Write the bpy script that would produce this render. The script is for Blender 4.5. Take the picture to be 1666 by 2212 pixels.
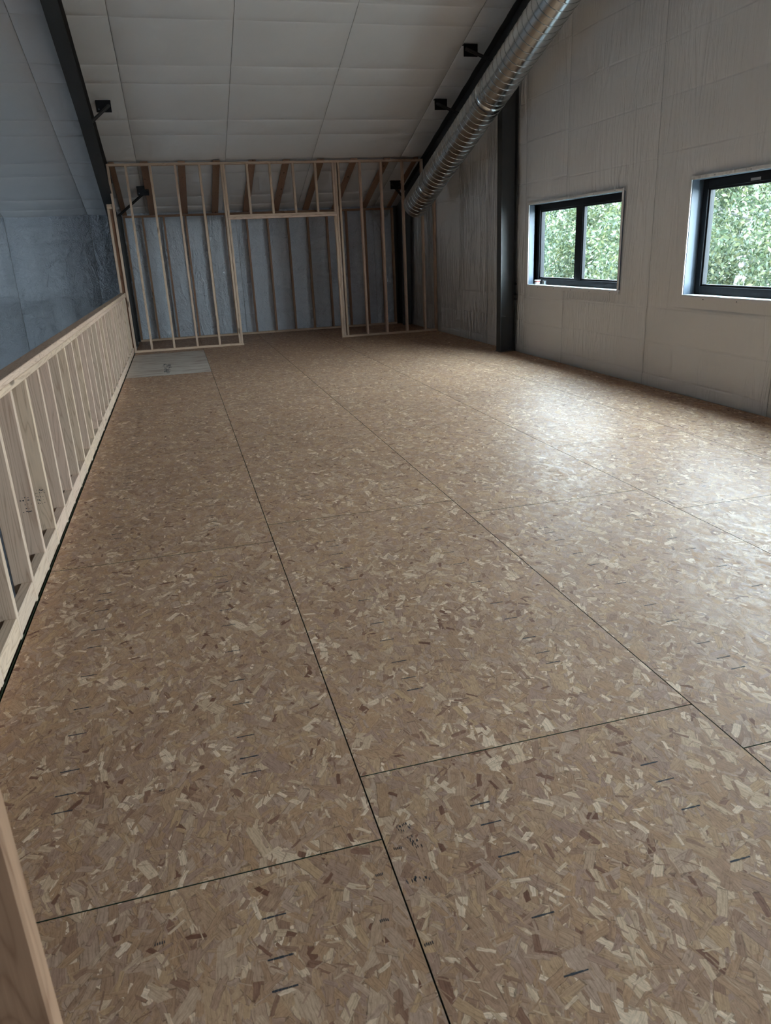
import bpy, bmesh, math, random
import numpy as np
from mathutils import Vector, Matrix, noise
random.seed(7); np.random.seed(7)
sc = bpy.context.scene
for o in list(bpy.data.objects): bpy.data.objects.remove(o)

# ------------------------------------------------------------ camera
F_PX = 1591.98
CAM = bpy.data.cameras.new('camera'); cam = bpy.data.objects.new('camera', CAM)
sc.collection.objects.link(cam)
CAM.sensor_fit = 'VERTICAL'; CAM.sensor_height = 36.0; CAM.sensor_width = 36.0*1666/2212
CAM.lens = F_PX/2212*36.0
CAM.clip_start = 0.05; CAM.clip_end = 300
def rot_world_to_cam(a, b, c):
    ca, sa, cb, sb, cc, s_ = math.cos(a), math.sin(a), math.cos(b), math.sin(b), math.cos(c), math.sin(c)
    B = np.array([[1,0,0],[0,0,-1],[0,1,0]], float)
    yaw = np.array([[ca,-sa,0],[sa,ca,0],[0,0,1]]); pit = np.array([[1,0,0],[0,cb,-sb],[0,sb,cb]])
    rol = np.array([[cc,-s_,0],[s_,cc,0],[0,0,1]])
    return rol@pit@B@yaw
RW = rot_world_to_cam(0.25337008, 0.34033898, -0.04635949)
M = Matrix(((RW[0][0], -RW[1][0], -RW[2][0], 0.0), (RW[0][1], -RW[1][1], -RW[2][1], 0.0), (RW[0][2], -RW[1][2], -RW[2][2], 1.57), (0,0,0,1)))
cam.matrix_world = M
CAM.dof.use_dof = True; CAM.dof.focus_distance = 6.0; CAM.dof.aperture_fstop = 9.0
sc.camera = cam

# ------------------------------------------------------------ sky, sun, exposure
sc.view_settings.view_transform = 'Standard'; sc.view_settings.look = 'None'
sc.view_settings.gamma = 1.0; sc.view_settings.use_curve_mapping = False
sc.view_settings.exposure = 1.38
W = bpy.data.worlds.new('sky'); sc.world = W; W.use_nodes = True
wn, wl = W.node_tree.nodes, W.node_tree.links
wn.clear()
wo = wn.new('ShaderNodeOutputWorld'); wb = wn.new('ShaderNodeBackground'); wt = wn.new('ShaderNodeTexCoord')
ws = wn.new('ShaderNodeSeparateXYZ'); wr = wn.new('ShaderNodeValToRGB')
wl.new(wt.outputs['Generated'], ws.inputs[0]); wl.new(ws.outputs['Z'], wr.inputs[0])
wr.color_ramp.elements[0].position = 0.0; wr.color_ramp.elements[0].color = (0.78, 0.88, 1.0, 1)
wr.color_ramp.elements[1].position = 0.9; wr.color_ramp.elements[1].color = (0.62, 0.80, 1.0, 1)
wl.new(wr.outputs[0], wb.inputs[0]); wb.inputs[1].default_value = 17.0; wl.new(wb.outputs[0], wo.inputs[0])
SUN = bpy.data.lights.new('sun', 'SUN'); sun = bpy.data.objects.new('sun', SUN); sc.collection.objects.link(sun)
SUN.energy = 3.0; SUN.angle = math.radians(2); SUN.color = (1.0, 0.95, 0.86)
sun.rotation_euler = Vector((-0.15, -0.75, 0.85)).to_track_quat('Z', 'Y').to_euler(); sun.location = (0, -20, 30)
cy = sc.cycles
cy.use_adaptive_sampling = True; cy.adaptive_threshold = 0.06; cy.adaptive_min_samples = 16
cy.max_bounces = 10; cy.diffuse_bounces = 6; cy.glossy_bounces = 3; cy.transmission_bounces = 6
cy.transparent_max_bounces = 12; cy.sample_clamp_indirect = 6.0; cy.caustics_reflective = False
cy.caustics_refractive = False; cy.use_denoising = True
def portal(loc, sx, sy, direction):
    L = bpy.data.lights.new('window_portal', 'AREA'); o = bpy.data.objects.new('window_portal', L); sc.collection.objects.link(o)
    L.shape = 'RECTANGLE'; L.size = sx; L.size_y = sy; L.cycles.is_portal = True
    o.location = loc; o.rotation_euler = Vector(direction).to_track_quat('-Z', 'Z').to_euler(); return o

# ------------------------------------------------------------ layout constants
YF = 14.50                 # front face of the framed partition
YB = 16.66                 # insulation face of the back wall
XW = 5.03                  # insulation face of the window wall
ZG = -3.30                 # hall floor
XL = -12.0                 # far left wall of the hall
RIDGE_Y = 2.0
def zc(y): return 3.2 + (14.52-y)/3 if y >= RIDGE_Y else 3.2 + (14.52-(2*RIDGE_Y-y))/3
YN = 2*RIDGE_Y - YB
SEAMX = [-0.853, 0.366, 1.585, 2.805, 4.04, 5.02]
portal((5.30, 9.215, 1.55), 1.08, 2.37, (-1,0,0)); portal((5.30, 5.615, 1.55), 1.08, 2.37, (-1,0,0))
portal((5.30, 2.015, 1.55), 1.08, 2.37, (-1,0,0))  # portal of an added, unseen window
portal((5.30, -1.585, 1.55), 1.08, 2.37, (-1,0,0)); portal((3.5, YN-.26, 1.4), 1.0, 1.4, (0,1,0))  # portals of the other added window and the added near-wall opening
portal((XL-.25, 13.8, -2.5), 1.6, 3.6, (1,0,0))

# ------------------------------------------------------------ helpers
def new_mat(name):
    m = bpy.data.materials.new(name); m.use_nodes = True
    return m, m.node_tree.nodes, m.node_tree.links, m.node_tree.nodes['Principled BSDF']
def rgba(c): return (c[0], c[1], c[2], 1.0)
def srgb(r, g, b):
    f = lambda v: ((v/255+0.055)/1.055)**2.4 if v/255 > 0.04045 else v/255/12.92
    return (f(r), f(g), f(b))
def tag(o, label=None, cat=None, group=None, kind=None):
    if label: o['label'] = label
    if cat: o['category'] = cat
    if group: o['group'] = group
    if kind: o['kind'] = kind
    return o
def empty(name, loc=(0,0,0)):
    o = bpy.data.objects.new(name, None); o.location = loc; sc.collection.objects.link(o); return o
class MB:
    """collects boxes, prisms and tubes into one mesh (world coordinates)"""
    def __init__(s): s.v = []; s.f = []; s.mi = []
    def hexa(s, pts, mi=0):
        n = len(s.v); s.v += [tuple(p) for p in pts]
        for q in ((0,3,2,1),(4,5,6,7),(0,1,5,4),(1,2,6,5),(2,3,7,6),(3,0,4,7)):
            s.f.append(tuple(n+i for i in q)); s.mi.append(mi)
        return s
    def box(s, x0, x1, y0, y1, z0, z1, mi=0):
        return s.hexa([(x0,y0,z0),(x1,y0,z0),(x1,y1,z0),(x0,y1,z0),(x0,y0,z1),(x1,y0,z1),(x1,y1,z1),(x0,y1,z1)], mi)
    def bar(s, a, b, w, h, up=(0,0,1), mi=0):
        a = Vector(a); b = Vector(b); d = (b-a).normalized(); u = Vector(up); sx = d.cross(u).normalized(); u2 = sx.cross(d).normalized()
        p = []
        for c in (a, b):
            p += [c-sx*w/2-u2*h/2, c+sx*w/2-u2*h/2, c+sx*w/2+u2*h/2, c-sx*w/2+u2*h/2]
        return s.hexa([p[0],p[1],p[2],p[3],p[4],p[5],p[6],p[7]], mi)
    def tube(s, path, rad, n=8, mi=0, caps=True):
        base = len(s.v); path = [Vector(p) for p in path]
        if not hasattr(rad, '__len__'): rad = [rad]*len(path)
        for i, p in enumerate(path):
            d = (path[min(i+1, len(path)-1)]-path[max(i-1, 0)]).normalized()
            ref = Vector((1,0,0)) if abs(d.x) < .9 else Vector((0,1,0))
            a = d.cross(ref).normalized(); b = d.cross(a).normalized()
            for k in range(n):
                t = 2*math.pi*k/n; s.v.append(tuple(p+(a*math.cos(t)+b*math.sin(t))*rad[i]))
        for i in range(len(path)-1):
            for k in range(n):
                k2 = (k+1) % n; s.f.append((base+i*n+k, base+i*n+k2, base+(i+1)*n+k2, base+(i+1)*n+k)); s.mi.append(mi)
        if caps:
            s.f.append(tuple(base+k for k in range(n))); s.mi.append(mi)
            e = base+(len(path)-1)*n; s.f.append(tuple(e+k for k in reversed(range(n)))); s.mi.append(mi)
        return s
    def build(s, name, mats, parent=None, bevel=0.0, smooth=False, origin=None):
        if not isinstance(mats, (list, tuple)): mats = [mats]
        v = np.array(s.v, float)
        org = np.array(origin if origin is not None else ((v.min(0)+v.max(0))/2 * np.array([1,1,0]) + np.array([0,0,v[:,2].min()])))
        me = bpy.data.meshes.new(name); me.from_pydata([tuple(p) for p in v-org], [], s.f)
        for m in mats: me.materials.append(m)
        me.polygons.foreach_set('material_index', s.mi)
        bm = bmesh.new(); bm.from_mesh(me); bmesh.ops.recalc_face_normals(bm, faces=bm.faces)
        if bevel: bmesh.ops.bevel(bm, geom=list(bm.edges), offset=bevel, segments=1, affect='EDGES', profile=0.7)
        bm.to_mesh(me); bm.free()
        if smooth: me.polygons.foreach_set('use_smooth', [True]*len(me.polygons))
        o = bpy.data.objects.new(name, me); sc.collection.objects.link(o)
        w = Vector(org)
        if parent is not None:
            o.parent = parent; pw = Vector((0,0,0)); p = parent
            while p is not None: pw = pw + p.location; p = p.parent
            w = w - pw
        o.location = w
        return o

# ------------------------------------------------------------ materials
def n_math(n, l, op, a, b=None, c=None):
    m = n.new('ShaderNodeMath'); m.operation = op
    for i, x in enumerate((a, b, c)):
        if x is None: continue
        if isinstance(x, (int, float)): m.inputs[i].default_value = x
        else: l.new(x, m.inputs[i])
    return m.outputs[0]
def n_ramp(n, l, fac, stops, interp='LINEAR'):
    r = n.new('ShaderNodeValToRGB'); r.color_ramp.interpolation = interp
    e = r.color_ramp.elements
    while len(e) < len(stops): e.new(0.5)
    for i, (p, c) in enumerate(stops): e[i].position = p; e[i].color = rgba(c) if len(c) == 3 else c
    l.new(fac, r.inputs[0]); return r.outputs[0]
def n_mix(n, l, fac, a, b, blend='MIX'):
    m = n.new('ShaderNodeMix'); m.data_type = 'RGBA'; m.blend_type = blend
    for sock, x in ((m.inputs[0], fac), (m.inputs[6], a), (m.inputs[7], b)):
        if isinstance(x, (int, float)): sock.default_value = x
        elif isinstance(x, tuple): sock.default_value = rgba(x)
        else: l.new(x, sock)
    return m.outputs[2]
def n_mapping(n, l, vec, scale=(1,1,1), rot=(0,0,0), loc=(0,0,0)):
    m = n.new('ShaderNodeMapping'); l.new(vec, m.inputs[0]); m.inputs[1].default_value = loc
    m.inputs[2].default_value = rot; m.inputs[3].default_value = scale; return m.outputs[0]
def n_noise(n, l, vec, scale, detail=4, rough=0.5, dist=0.0):
    t = n.new('ShaderNodeTexNoise'); l.new(vec, t.inputs['Vector']); t.inputs['Scale'].default_value = scale
    t.inputs['Detail'].default_value = detail; t.inputs['Roughness'].default_value = rough; t.inputs['Distortion'].default_value = dist
    return t.outputs[0]
def n_bump(n, l, bsdf, h, strength, dist, prev=None):
    b = n.new('ShaderNodeBump'); l.new(h, b.inputs['Height']); b.inputs['Strength'].default_value = strength; b.inputs['Distance'].default_value = dist
    if prev is not None: l.new(prev, b.inputs['Normal'])
    if bsdf is not None: l.new(b.outputs[0], bsdf.inputs['Normal'])
    return b.outputs[0]
def objvec(n, l, rnd=True):
    tc = n.new('ShaderNodeTexCoord'); v = tc.outputs['Object']
    oi = n.new('ShaderNodeObjectInfo')
    if rnd:
        k = n_math(n, l, 'MULTIPLY', oi.outputs['Random'], 57.0)
        va = n.new('ShaderNodeVectorMath'); va.operation = 'ADD'; l.new(v, va.inputs[0])
        cb = n.new('ShaderNodeCombineXYZ'); l.new(k, cb.inputs[0]); l.new(n_math(n, l, 'MULTIPLY', oi.outputs['Random'], 91.7), cb.inputs[1]); l.new(k, cb.inputs[2])
        l.new(cb.outputs[0], va.inputs[1]); v = va.outputs[0]
    return v, oi.outputs['Random']

def wood(name, axis, pale, dark, sat=1.0):
    m, n, l, b = new_mat(name)
    v, rnd = objvec(n, l)
    st = {'x': (1,14,14), 'y': (14,1,14), 'z': (14,14,1)}[axis]
    mp = n_mapping(n, l, v, st)
    rings = n_noise(n, l, mp, 0.9, 2, 0.5, 0.6)
    r = n_math(n, l, 'FRACT', n_math(n, l, 'MULTIPLY', rings, 13.0))
    r = n_math(n, l, 'POWER', n_math(n, l, 'ABSOLUTE', n_math(n, l, 'SUBTRACT', r, 0.5)), 1.4)
    fine = n_noise(n, l, n_mapping(n, l, v, tuple(s*6 if s > 1 else 2.0 for s in st)), 1.6, 3)
    col = n_ramp(n, l, n_math(n, l, 'ADD', n_math(n, l, 'MULTIPLY', r, 1.5), n_math(n, l, 'MULTIPLY', n_math(n, l, 'SUBTRACT', fine, .5), 0.5)),
                 [(0.0, pale), (0.35, tuple(p*.92 for p in pale)), (0.75, dark)])
    vor = n.new('ShaderNodeTexVoronoi'); l.new(n_mapping(n, l, v, {'x': (1.6,6,6), 'y': (6,1.6,6), 'z': (6,6,1.6)}[axis]), vor.inputs['Vector']); vor.inputs['Scale'].default_value = 1.1
    kn = n_ramp(n, l, vor.outputs['Distance'], [(0.07, (1,1,1)), (0.13, (0,0,0))])
    col = n_mix(n, l, n_math(n, l, 'MULTIPLY', kn, 0.8), col, tuple(d*.25 for d in dark))
    tint = n_ramp(n, l, rnd, [(0.0, (1.0,.95,.86)), (0.3, (.90,.86,.82)), (0.6, (1.0,.92,.90)), (1.0, (.86,.84,.78))])
    col = n_mix(n, l, 1.0, col, tint, 'MULTIPLY')
    l.new(col, b.inputs['Base Color']); b.inputs['Roughness'].default_value = 0.62; b.inputs['Specular IOR Level'].default_value = 0.3
    n_bump(n, l, b, fine, 0.25, 0.002)
    return m
PALE = (.74,.575,.450); DARK = (.45,.29,.20)
WX, WY, WZ = (wood('framing_lumber_'+a, a, PALE, DARK) for a in 'xyz')
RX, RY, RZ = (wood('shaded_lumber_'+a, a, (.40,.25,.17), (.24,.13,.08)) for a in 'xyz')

def vinyl(name, stretch, rot, base=(.70,.70,.70), rough=0.42, fine=0.5, amp=0.5, spec=0.4, crinkle=0.0):
    m, n, l, b = new_mat(name)
    v, rnd = objvec(n, l)
    a1 = n_noise(n, l, n_mapping(n, l, v, stretch, rot), 1.0, 3, 0.55, 0.8)
    ridge = n_math(n, l, 'SUBTRACT', 1.0, n_math(n, l, 'ABSOLUTE', n_math(n, l, 'MULTIPLY', n_math(n, l, 'SUBTRACT', a1, .5), 5.0)))
    ridge = n_math(n, l, 'POWER', n_math(n, l, 'MAXIMUM', ridge, 0.0), 2.0)
    msk = n_ramp(n, l, n_noise(n, l, v, 0.6, 2), [(0.46, (0,0,0)), (0.62, (1,1,1))])
    b1 = n_noise(n, l, n_mapping(n, l, v, tuple(x_*.8 for x_ in stretch), tuple(-2.6*x_ for x_ in rot), (3,7,5)), 1.0, 3, 0.55, 0.8)
    rg2 = n_math(n, l, 'POWER', n_math(n, l, 'MAXIMUM', n_math(n, l, 'SUBTRACT', 1.0, n_math(n, l, 'ABSOLUTE', n_math(n, l, 'MULTIPLY', n_math(n, l, 'SUBTRACT', b1, .5), 6.0))), 0.0), 2.0)
    mk2 = n_ramp(n, l, n_noise(n, l, n_mapping(n, l, v, (1,1,1), (0,0,0), (9,4,2)), 0.55, 2), [(0.48, (0,0,0)), (0.60, (1,1,1))])
    h = n_math(n, l, 'ADD', n_math(n, l, 'MULTIPLY', ridge, msk), n_math(n, l, 'MULTIPLY', rg2, mk2))
    h2 = n_noise(n, l, n_mapping(n, l, v, tuple(s*2.2 for s in stretch), rot), 1.0, 3, 0.6, 1.4)
    big = n_noise(n, l, v, 1.1, 2)
    nb = n_bump(n, l, None, big, 0.5, 0.05)
    nb = n_bump(n, l, None, h, min(1.0, amp), 0.018*max(1.0, amp), nb)
    if crinkle:
        c = n_noise(n, l, v, 8.0, 3, 0.6, 2.5)
        cr = n_math(n, l, 'ABSOLUTE', n_math(n, l, 'SUBTRACT', c, 0.5))
        nb = n_bump(n, l, None, cr, crinkle, 0.045, nb)
    n_bump(n, l, b, h2, min(1.0, fine*0.6), 0.010, nb)
    l.new(n_mix(n, l, n_noise(n, l, v, 2.0, 2), base, tuple(x*.93 for x in base)), b.inputs['Base Color'])
    b.inputs['Roughness'].default_value = rough; b.inputs['Specular IOR Level'].default_value = spec
    return m
V_WALL = vinyl('wall_vinyl', (1,8,1.0), (.22,0,0), (.84,.83,.82), amp=.42, fine=.35)
V_PLEAT = vinyl('wall_vinyl_pleated', (1,9,.7), (.42,0,0), (.84,.83,.82), amp=2.2, fine=.9)
V_CEIL = vinyl('ceiling_vinyl', (1.4,1.4,1.4), (0,0,.3), (.84,.84,.84), amp=.12, fine=.08)
V_BACK = vinyl('back_wall_vinyl_sky_tint', (3,1,1.2), (0,.5,0), (.70,.75,.82), rough=.24, amp=.9, fine=.7, spec=.7, crinkle=1.0)  # white vinyl; the blue of the skylight is put into its base colour

def plain(name, c, rough=.5, metal=0.0, spec=.5, var=0.06):
    m, n, l, b = new_mat(name)
    v, rnd = objvec(n, l)
    l.new(n_mix(n, l, n_noise(n, l, v, 14, 4), tuple(x*(1-var) for x in c), tuple(min(1, x*(1+var)) for x in c)), b.inputs['Base Color'])
    b.inputs['Roughness'].default_value = rough; b.inputs['Metallic'].default_value = metal; b.inputs['Specular IOR Level'].default_value = spec
    return m
STEEL = plain('dark_painted_steel', (.046,.046,.045), .42, 0, .5)
BLACK = plain('black_window_frame', (.010,.011,.014), .5, 0, .25)
TRIM = plain('grey_trim_metal', (.11,.14,.18), .5, 0, .5)
SILL = plain('white_sill', (.80,.80,.80), .5)
CLAD = plain('grey_cladding', (.42,.43,.44), .6)
HALLW = plain('hall_wall_liner', (.30,.32,.35), .6)
CONC = plain('hall_concrete', (.20,.21,.22), .55, var=.12)
GRND = plain('pale_gravel_ground', (.16,.16,.15), .9, var=.2)
DARKW = plain('deck_underlay', (.05,.06,.045), .9)
GREEN = plain('green_sheet_edge', (.020,.055,.030), .8, var=.4)
INK = plain('black_ink', (.030,.032,.040), .8, var=.3)
STICK = plain('grey_sticker', (.45,.45,.45), .6)
TUBW = plain('white_tub_plastic', (.80,.80,.78), .4); TUBR = plain('red_print', (.55,.12,.10), .5); TUBG = plain('dark_tub_plastic', (.05,.07,.06), .4)

def galvanised():
    m, n, l, b = new_mat('galvanised_duct')
    v, rnd = objvec(n, l, False)
    vo = n.new('ShaderNodeTexVoronoi'); l.new(v, vo.inputs['Vector']); vo.inputs['Scale'].default_value = 90
    hs = n.new('ShaderNodeSeparateColor'); l.new(vo.outputs['Color'], hs.inputs[0])
    l.new(n_ramp(n, l, hs.outputs[0], [(0, (.56,.57,.56)), (1, (.62,.63,.62))]), b.inputs['Base Color'])
    b.inputs['Metallic'].default_value = 1.0
    l.new(n_ramp(n, l, hs.outputs[1], [(0, (.22,.22,.22)), (1, (.27,.27,.27))]), b.inputs['Roughness'])
    return m
GALV = galvanised()
def glass():
    m, n, l, b = new_mat('window_glass'); n.remove(b)
    out = n['Material Output']; t = n.new('ShaderNodeBsdfTransparent'); g = n.new('ShaderNodeBsdfGlossy'); mx = n.new('ShaderNodeMixShader'); lw = n.new('ShaderNodeLayerWeight')
    lw.inputs[0].default_value = 0.5; fr_ = n_math(n, l, 'MULTIPLY_ADD', n_math(n, l, 'POWER', lw.outputs['Facing'], 5.0), .8, .03)
    t.inputs[0].default_value = (.93,.97,.95,1); g.inputs['Roughness'].default_value = 0.02
    l.new(fr_, mx.inputs[0]); l.new(t.outputs[0], mx.inputs[1]); l.new(g.outputs[0], mx.inputs[2]); l.new(mx.outputs[0], out.inputs[0]); return m
GLASS = glass()

def osb():
    m, n, l, b = new_mat('osb')
    tc = n.new('ShaderNodeTexCoord'); oi = n.new('ShaderNodeObjectInfo')
    cb = n.new('ShaderNodeCombineXYZ'); l.new(n_math(n, l, 'MULTIPLY', oi.outputs['Random'], 37.0), cb.inputs[0]); l.new(n_math(n, l, 'MULTIPLY', oi.outputs['Random'], 71.0), cb.inputs[1])
    va = n.new('ShaderNodeVectorMath'); va.operation = 'ADD'; l.new(tc.outputs['Object'], va.inputs[0]); l.new(cb.outputs[0], va.inputs[1])
    wob = n.new('ShaderNodeTexNoise'); l.new(va.outputs[0], wob.inputs['Vector']); wob.inputs['Scale'].default_value = 38; wob.inputs['Detail'].default_value = 4
    ws_ = n.new('ShaderNodeVectorMath'); ws_.operation = 'MULTIPLY_ADD'; l.new(wob.outputs['Color'], ws_.inputs[0]); ws_.inputs[1].default_value = (.010,.010,0); l.new(va.outputs[0], ws_.inputs[2])
    P = ws_.outputs[0]
    stops = [(0.0, (.150,.080,.055)), (0.05, (.225,.140,.105)), (0.12, (.315,.225,.170)), (0.28, (.385,.275,.185)), (0.45, (.330,.245,.210)), (0.62, (.430,.325,.215)), (0.78, (.385,.305,.260)), (0.90, (.500,.415,.315)), (1.0, (.68,.62,.53))]
    stops = [(p, (c[0]*1.30, c[1]*1.09, c[2]*.96)) for p, c in stops]
    # fines underneath
    st = n.new('ShaderNodeTexVoronoi'); st.voronoi_dimensions = '2D'; l.new(n_mapping(n, l, P, (48, 17, 1), (0,0,.2)), st.inputs['Vector']); st.inputs['Scale'].default_value = 1.0
    sp = n.new('ShaderNodeSeparateColor'); l.new(st.outputs['Color'], sp.inputs[0])
    col = n_ramp(n, l, sp.outputs[0], stops); hgt = sp.outputs[1]
    # flakes: (cells per metre, grid rotation, half length, half width, direction, spread)
    for i, (s, rt, a, w, di, spd, keep) in enumerate([(34,.9,.028,.0030,0,3.0,1), (22,.4,.046,.010,.2,1.9,1), (14,1.1,.066,.014,-.3,1.8,1), (10.5,.75,.085,.019,.1,1.7,.8), (19,1.6,.050,.009,-.5,2.4,.8), (27,2.3,.040,.0020,.2,2.4,.45), (9,.2,.085,.020,0,1.5,.5), (17,2.6,.050,.011,.3,2.2,.6), (24,1.3,.036,.006,.1,2.6,.5), (30,.3,.026,.0016,0,3.0,.35)]):
        mp = n_mapping(n, l, P, (1,1,1), (0,0,rt), (i*3.1, i*1.7, 0))
        vo = n.new('ShaderNodeTexVoronoi'); vo.voronoi_dimensions = '2D'; l.new(mp, vo.inputs['Vector']); vo.inputs['Scale'].default_value = s
        sc_ = n.new('ShaderNodeSeparateColor'); l.new(vo.outputs['Color'], sc_.inputs[0])
        df = n.new('ShaderNodeVectorMath'); df.operation = 'SUBTRACT'; l.new(mp, df.inputs[0]); l.new(vo.outputs['Position'], df.inputs[1])
        ro = n.new('ShaderNodeVectorRotate'); ro.rotation_type = 'Z_AXIS'; l.new(df.outputs[0], ro.inputs['Vector'])
        l.new(n_math(n, l, 'MULTIPLY_ADD', n_math(n, l, 'SUBTRACT', sc_.outputs[0], .5), spd, di-rt), ro.inputs['Angle'])
        xy = n.new('ShaderNodeSeparateXYZ'); l.new(ro.outputs[0], xy.inputs[0])
        wv = n_math(n, l, 'MULTIPLY_ADD', sc_.outputs[1], 1.1, .45)
        ex = n_math(n, l, 'DIVIDE', n_math(n, l, 'ABSOLUTE', xy.outputs[0]), n_math(n, l, 'MULTIPLY', wv, w))
        ey = n_math(n, l, 'DIVIDE', n_math(n, l, 'ABSOLUTE', xy.outputs[1]), n_math(n, l, 'MULTIPLY', wv, a))
        e = n_math(n, l, 'MAXIMUM', ex, ey)
        mask = n_math(n, l, 'LESS_THAN', e, 1.0)
        if keep < 1: mask = n_math(n, l, 'MULTIPLY', mask, n_math(n, l, 'LESS_THAN', n_math(n, l, 'FRACT', n_math(n, l, 'MULTIPLY', sc_.outputs[1], 13.7)), keep))
        grain = n_noise(n, l, n_mapping(n, l, ro.outputs[0], (330, 11, 1)), 1.0, 1)
        fr0 = n_math(n, l, 'FRACT', n_math(n, l, 'MULTIPLY', sc_.outputs[2], 7.31))
        if w > .009: fr0 = n_math(n, l, 'MULTIPLY_ADD', fr0, .90, .08)
        if w < .0035: fr0 = n_math(n, l, 'MULTIPLY_ADD', fr0, .9, .04)
        fc = n_ramp(n, l, fr0, stops)
        fc = n_mix(n, l, 1.0, fc, n_ramp(n, l, grain, [(.28, (.70,.66,.62)), (.5, (.98,.97,.96)), (.75, (1.10,1.10,1.10))]), 'MULTIPLY')
        edge = n_math(n, l, 'MULTIPLY', n_math(n, l, 'GREATER_THAN', e, 0.90), n_math(n, l, 'LESS_THAN', sc_.outputs[1], .75))
        fc = n_mix(n, l, n_math(n, l, 'MULTIPLY', edge, .55), fc, (.13,.075,.05))
        col = n_mix(n, l, mask, col, fc)
        hm = n.new('ShaderNodeMix'); hm.data_type = 'FLOAT'; l.new(mask, hm.inputs[0]); l.new(hgt, hm.inputs[2])
        l.new(n_math(n, l, 'ADD', n_math(n, l, 'MULTIPLY', sc_.outputs[2], .7), n_math(n, l, 'MULTIPLY', xy.outputs[0], 14*(1 if i % 2 else -1))), hm.inputs[3]); hgt = hm.outputs[0]
    fz = n_noise(n, l, n_mapping(n, l, va.outputs[0], (90, 45, 1)), 1.0, 6, .75)
    col = n_mix(n, l, 1.0, col, n_ramp(n, l, fz, [(.30, (.42,.38,.35)), (.42, (.90,.89,.87)), (.60, (1.04,1.04,1.04)), (.75, (1.22,1.20,1.18))]), 'MULTIPLY')
    dirt = n_noise(n, l, va.outputs[0], 1.3, 3)
    col = n_mix(n, l, 1.0, col, n_ramp(n, l, dirt, [(.3, (.90,.89,.88)), (.7, (1.05,1.04,1.02))]), 'MULTIPLY')
    l.new(col, b.inputs['Base Color'])
    l.new(n_ramp(n, l, hgt, [(0, (.42,.42,.42)), (1, (.68,.68,.68))]), b.inputs['Roughness'])
    b.inputs['Specular IOR Level'].default_value = 0.22
    n_bump(n, l, b, n_noise(n, l, n_mapping(n, l, va.outputs[0], (60, 22, 1), (0,0,.3)), 1.0, 2, .6, 1.0), 0.35, 0.0014)
    return m
OSB = osb()
def plywood():
    m, n, l, b = new_mat('weathered_plywood')
    v, rnd = objvec(n, l, False)
    g = n_noise(n, l, n_mapping(n, l, v, (1.2, 16, 1)), 1.5, 4, .6, .5)
    col = n_ramp(n, l, g, [(.3, (.40,.32,.25)), (.5, (.62,.54,.46)), (.7, (.70,.63,.56))])
    st = n_ramp(n, l, n_noise(n, l, n_mapping(n, l, v, (2, 5, 1)), 1.4, 3), [(.5, (0,0,0)), (.68, (1,1,1))])
    col = n_mix(n, l, n_math(n, l, 'MULTIPLY', st, .5), col, (.26,.11,.07))
    l.new(col, b.inputs['Base Color']); b.inputs['Roughness'].default_value = .6; return m
PLY = plywood()

# ------------------------------------------------------------ insulation facing panels
def facing(name, mat, parent, fn, us, vs, uf, vf, holes=(), bulge=.012, step=.10, seed=0, wr=.006, sharp=False):
    """fn(u, v, d) -> point; us/vs the range, uf/vf the fold lines; the sheet is tucked in at its edges and folds."""
    def lines(a, b, folds, extra):
        L = {round(a, 4), round(b, 4), round(a+.012, 4), round(b-.012, 4), round(a+.03, 4), round(b-.03, 4)}
        k = max(1, int((b-a)/step))
        L |= {round(a+(b-a)*i/k, 4) for i in range(k+1)}
        for f in folds:
            if a < f < b: L |= {round(f+d, 4) for d in (-.02, -.008, 0, .008, .02)}
        for e in extra:
            if a < e < b: L.add(round(e, 4))
        L = sorted(L); out = [L[0]]
        for x in L[1:]:
            if x-out[-1] > .003 or x in [round(e,4) for e in extra]: out.append(x)
        return out
    U = lines(us[0], us[1], uf, [h[0] for h in holes]+[h[1] for h in holes]); V = lines(vs[0], vs[1], vf, [h[2] for h in holes]+[h[3] for h in holes])
    allv = sorted([vs[0]]+[f for f in vf if vs[0] < f < vs[1]]+[vs[1]])
    verts = []
    for u in U:
        tu = (u-us[0])/(us[1]-us[0]); pu = 1-abs(2*tu-1)**6
        for v in V:
            j = max(i for i in range(len(allv)-1) if v >= allv[i]-1e-6)
            tv = (v-allv[j])/(allv[j+1]-allv[j]); pv = .75+.25*(1-abs(2*tv-1)**5) if not sharp else 1-abs(2*tv-1)**6
            d = bulge*pu*pv + wr*noise.noise(Vector((u*1.3+seed, v*1.3, seed*.7))) * pu
            for f in vf:
                if abs(v-f) < .004: d -= (.010 if sharp else .004)*(0.7+.9*noise.noise(Vector((u*1.5, f*5, seed))))
                elif abs(v-f) < .012 and not sharp: d += .0025*(0.7+.9*noise.noise(Vector((u*1.5, f*5, seed+3))))
            for h in holes:
                if h[0]-.14 < u < h[1]+.14 and h[2]-.14 < v < h[3]+.14: d *= .25
            verts.append(fn(u, v, d))
    faces = []; nv = len(V)
    for i in range(len(U)-1):
        for j in range(nv-1):
            cu, cv = (U[i]+U[i+1])/2, (V[j]+V[j+1])/2
            if any(h[0] < cu < h[1] and h[2] < cv < h[3] for h in holes): continue
            faces.append((i*nv+j, (i+1)*nv+j, (i+1)*nv+j+1, i*nv+j+1))
    mb = MB(); mb.v = verts; mb.f = faces; mb.mi = [0]*len(faces)
    me = bpy.data.meshes.new(name); me.from_pydata(verts, [], faces); me.materials.append(mat)
    me.polygons.foreach_set('use_smooth', [True]*len(faces))
    o = bpy.data.objects.new(name, me); sc.collection.objects.link(o); o.parent = parent
    return o

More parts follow.
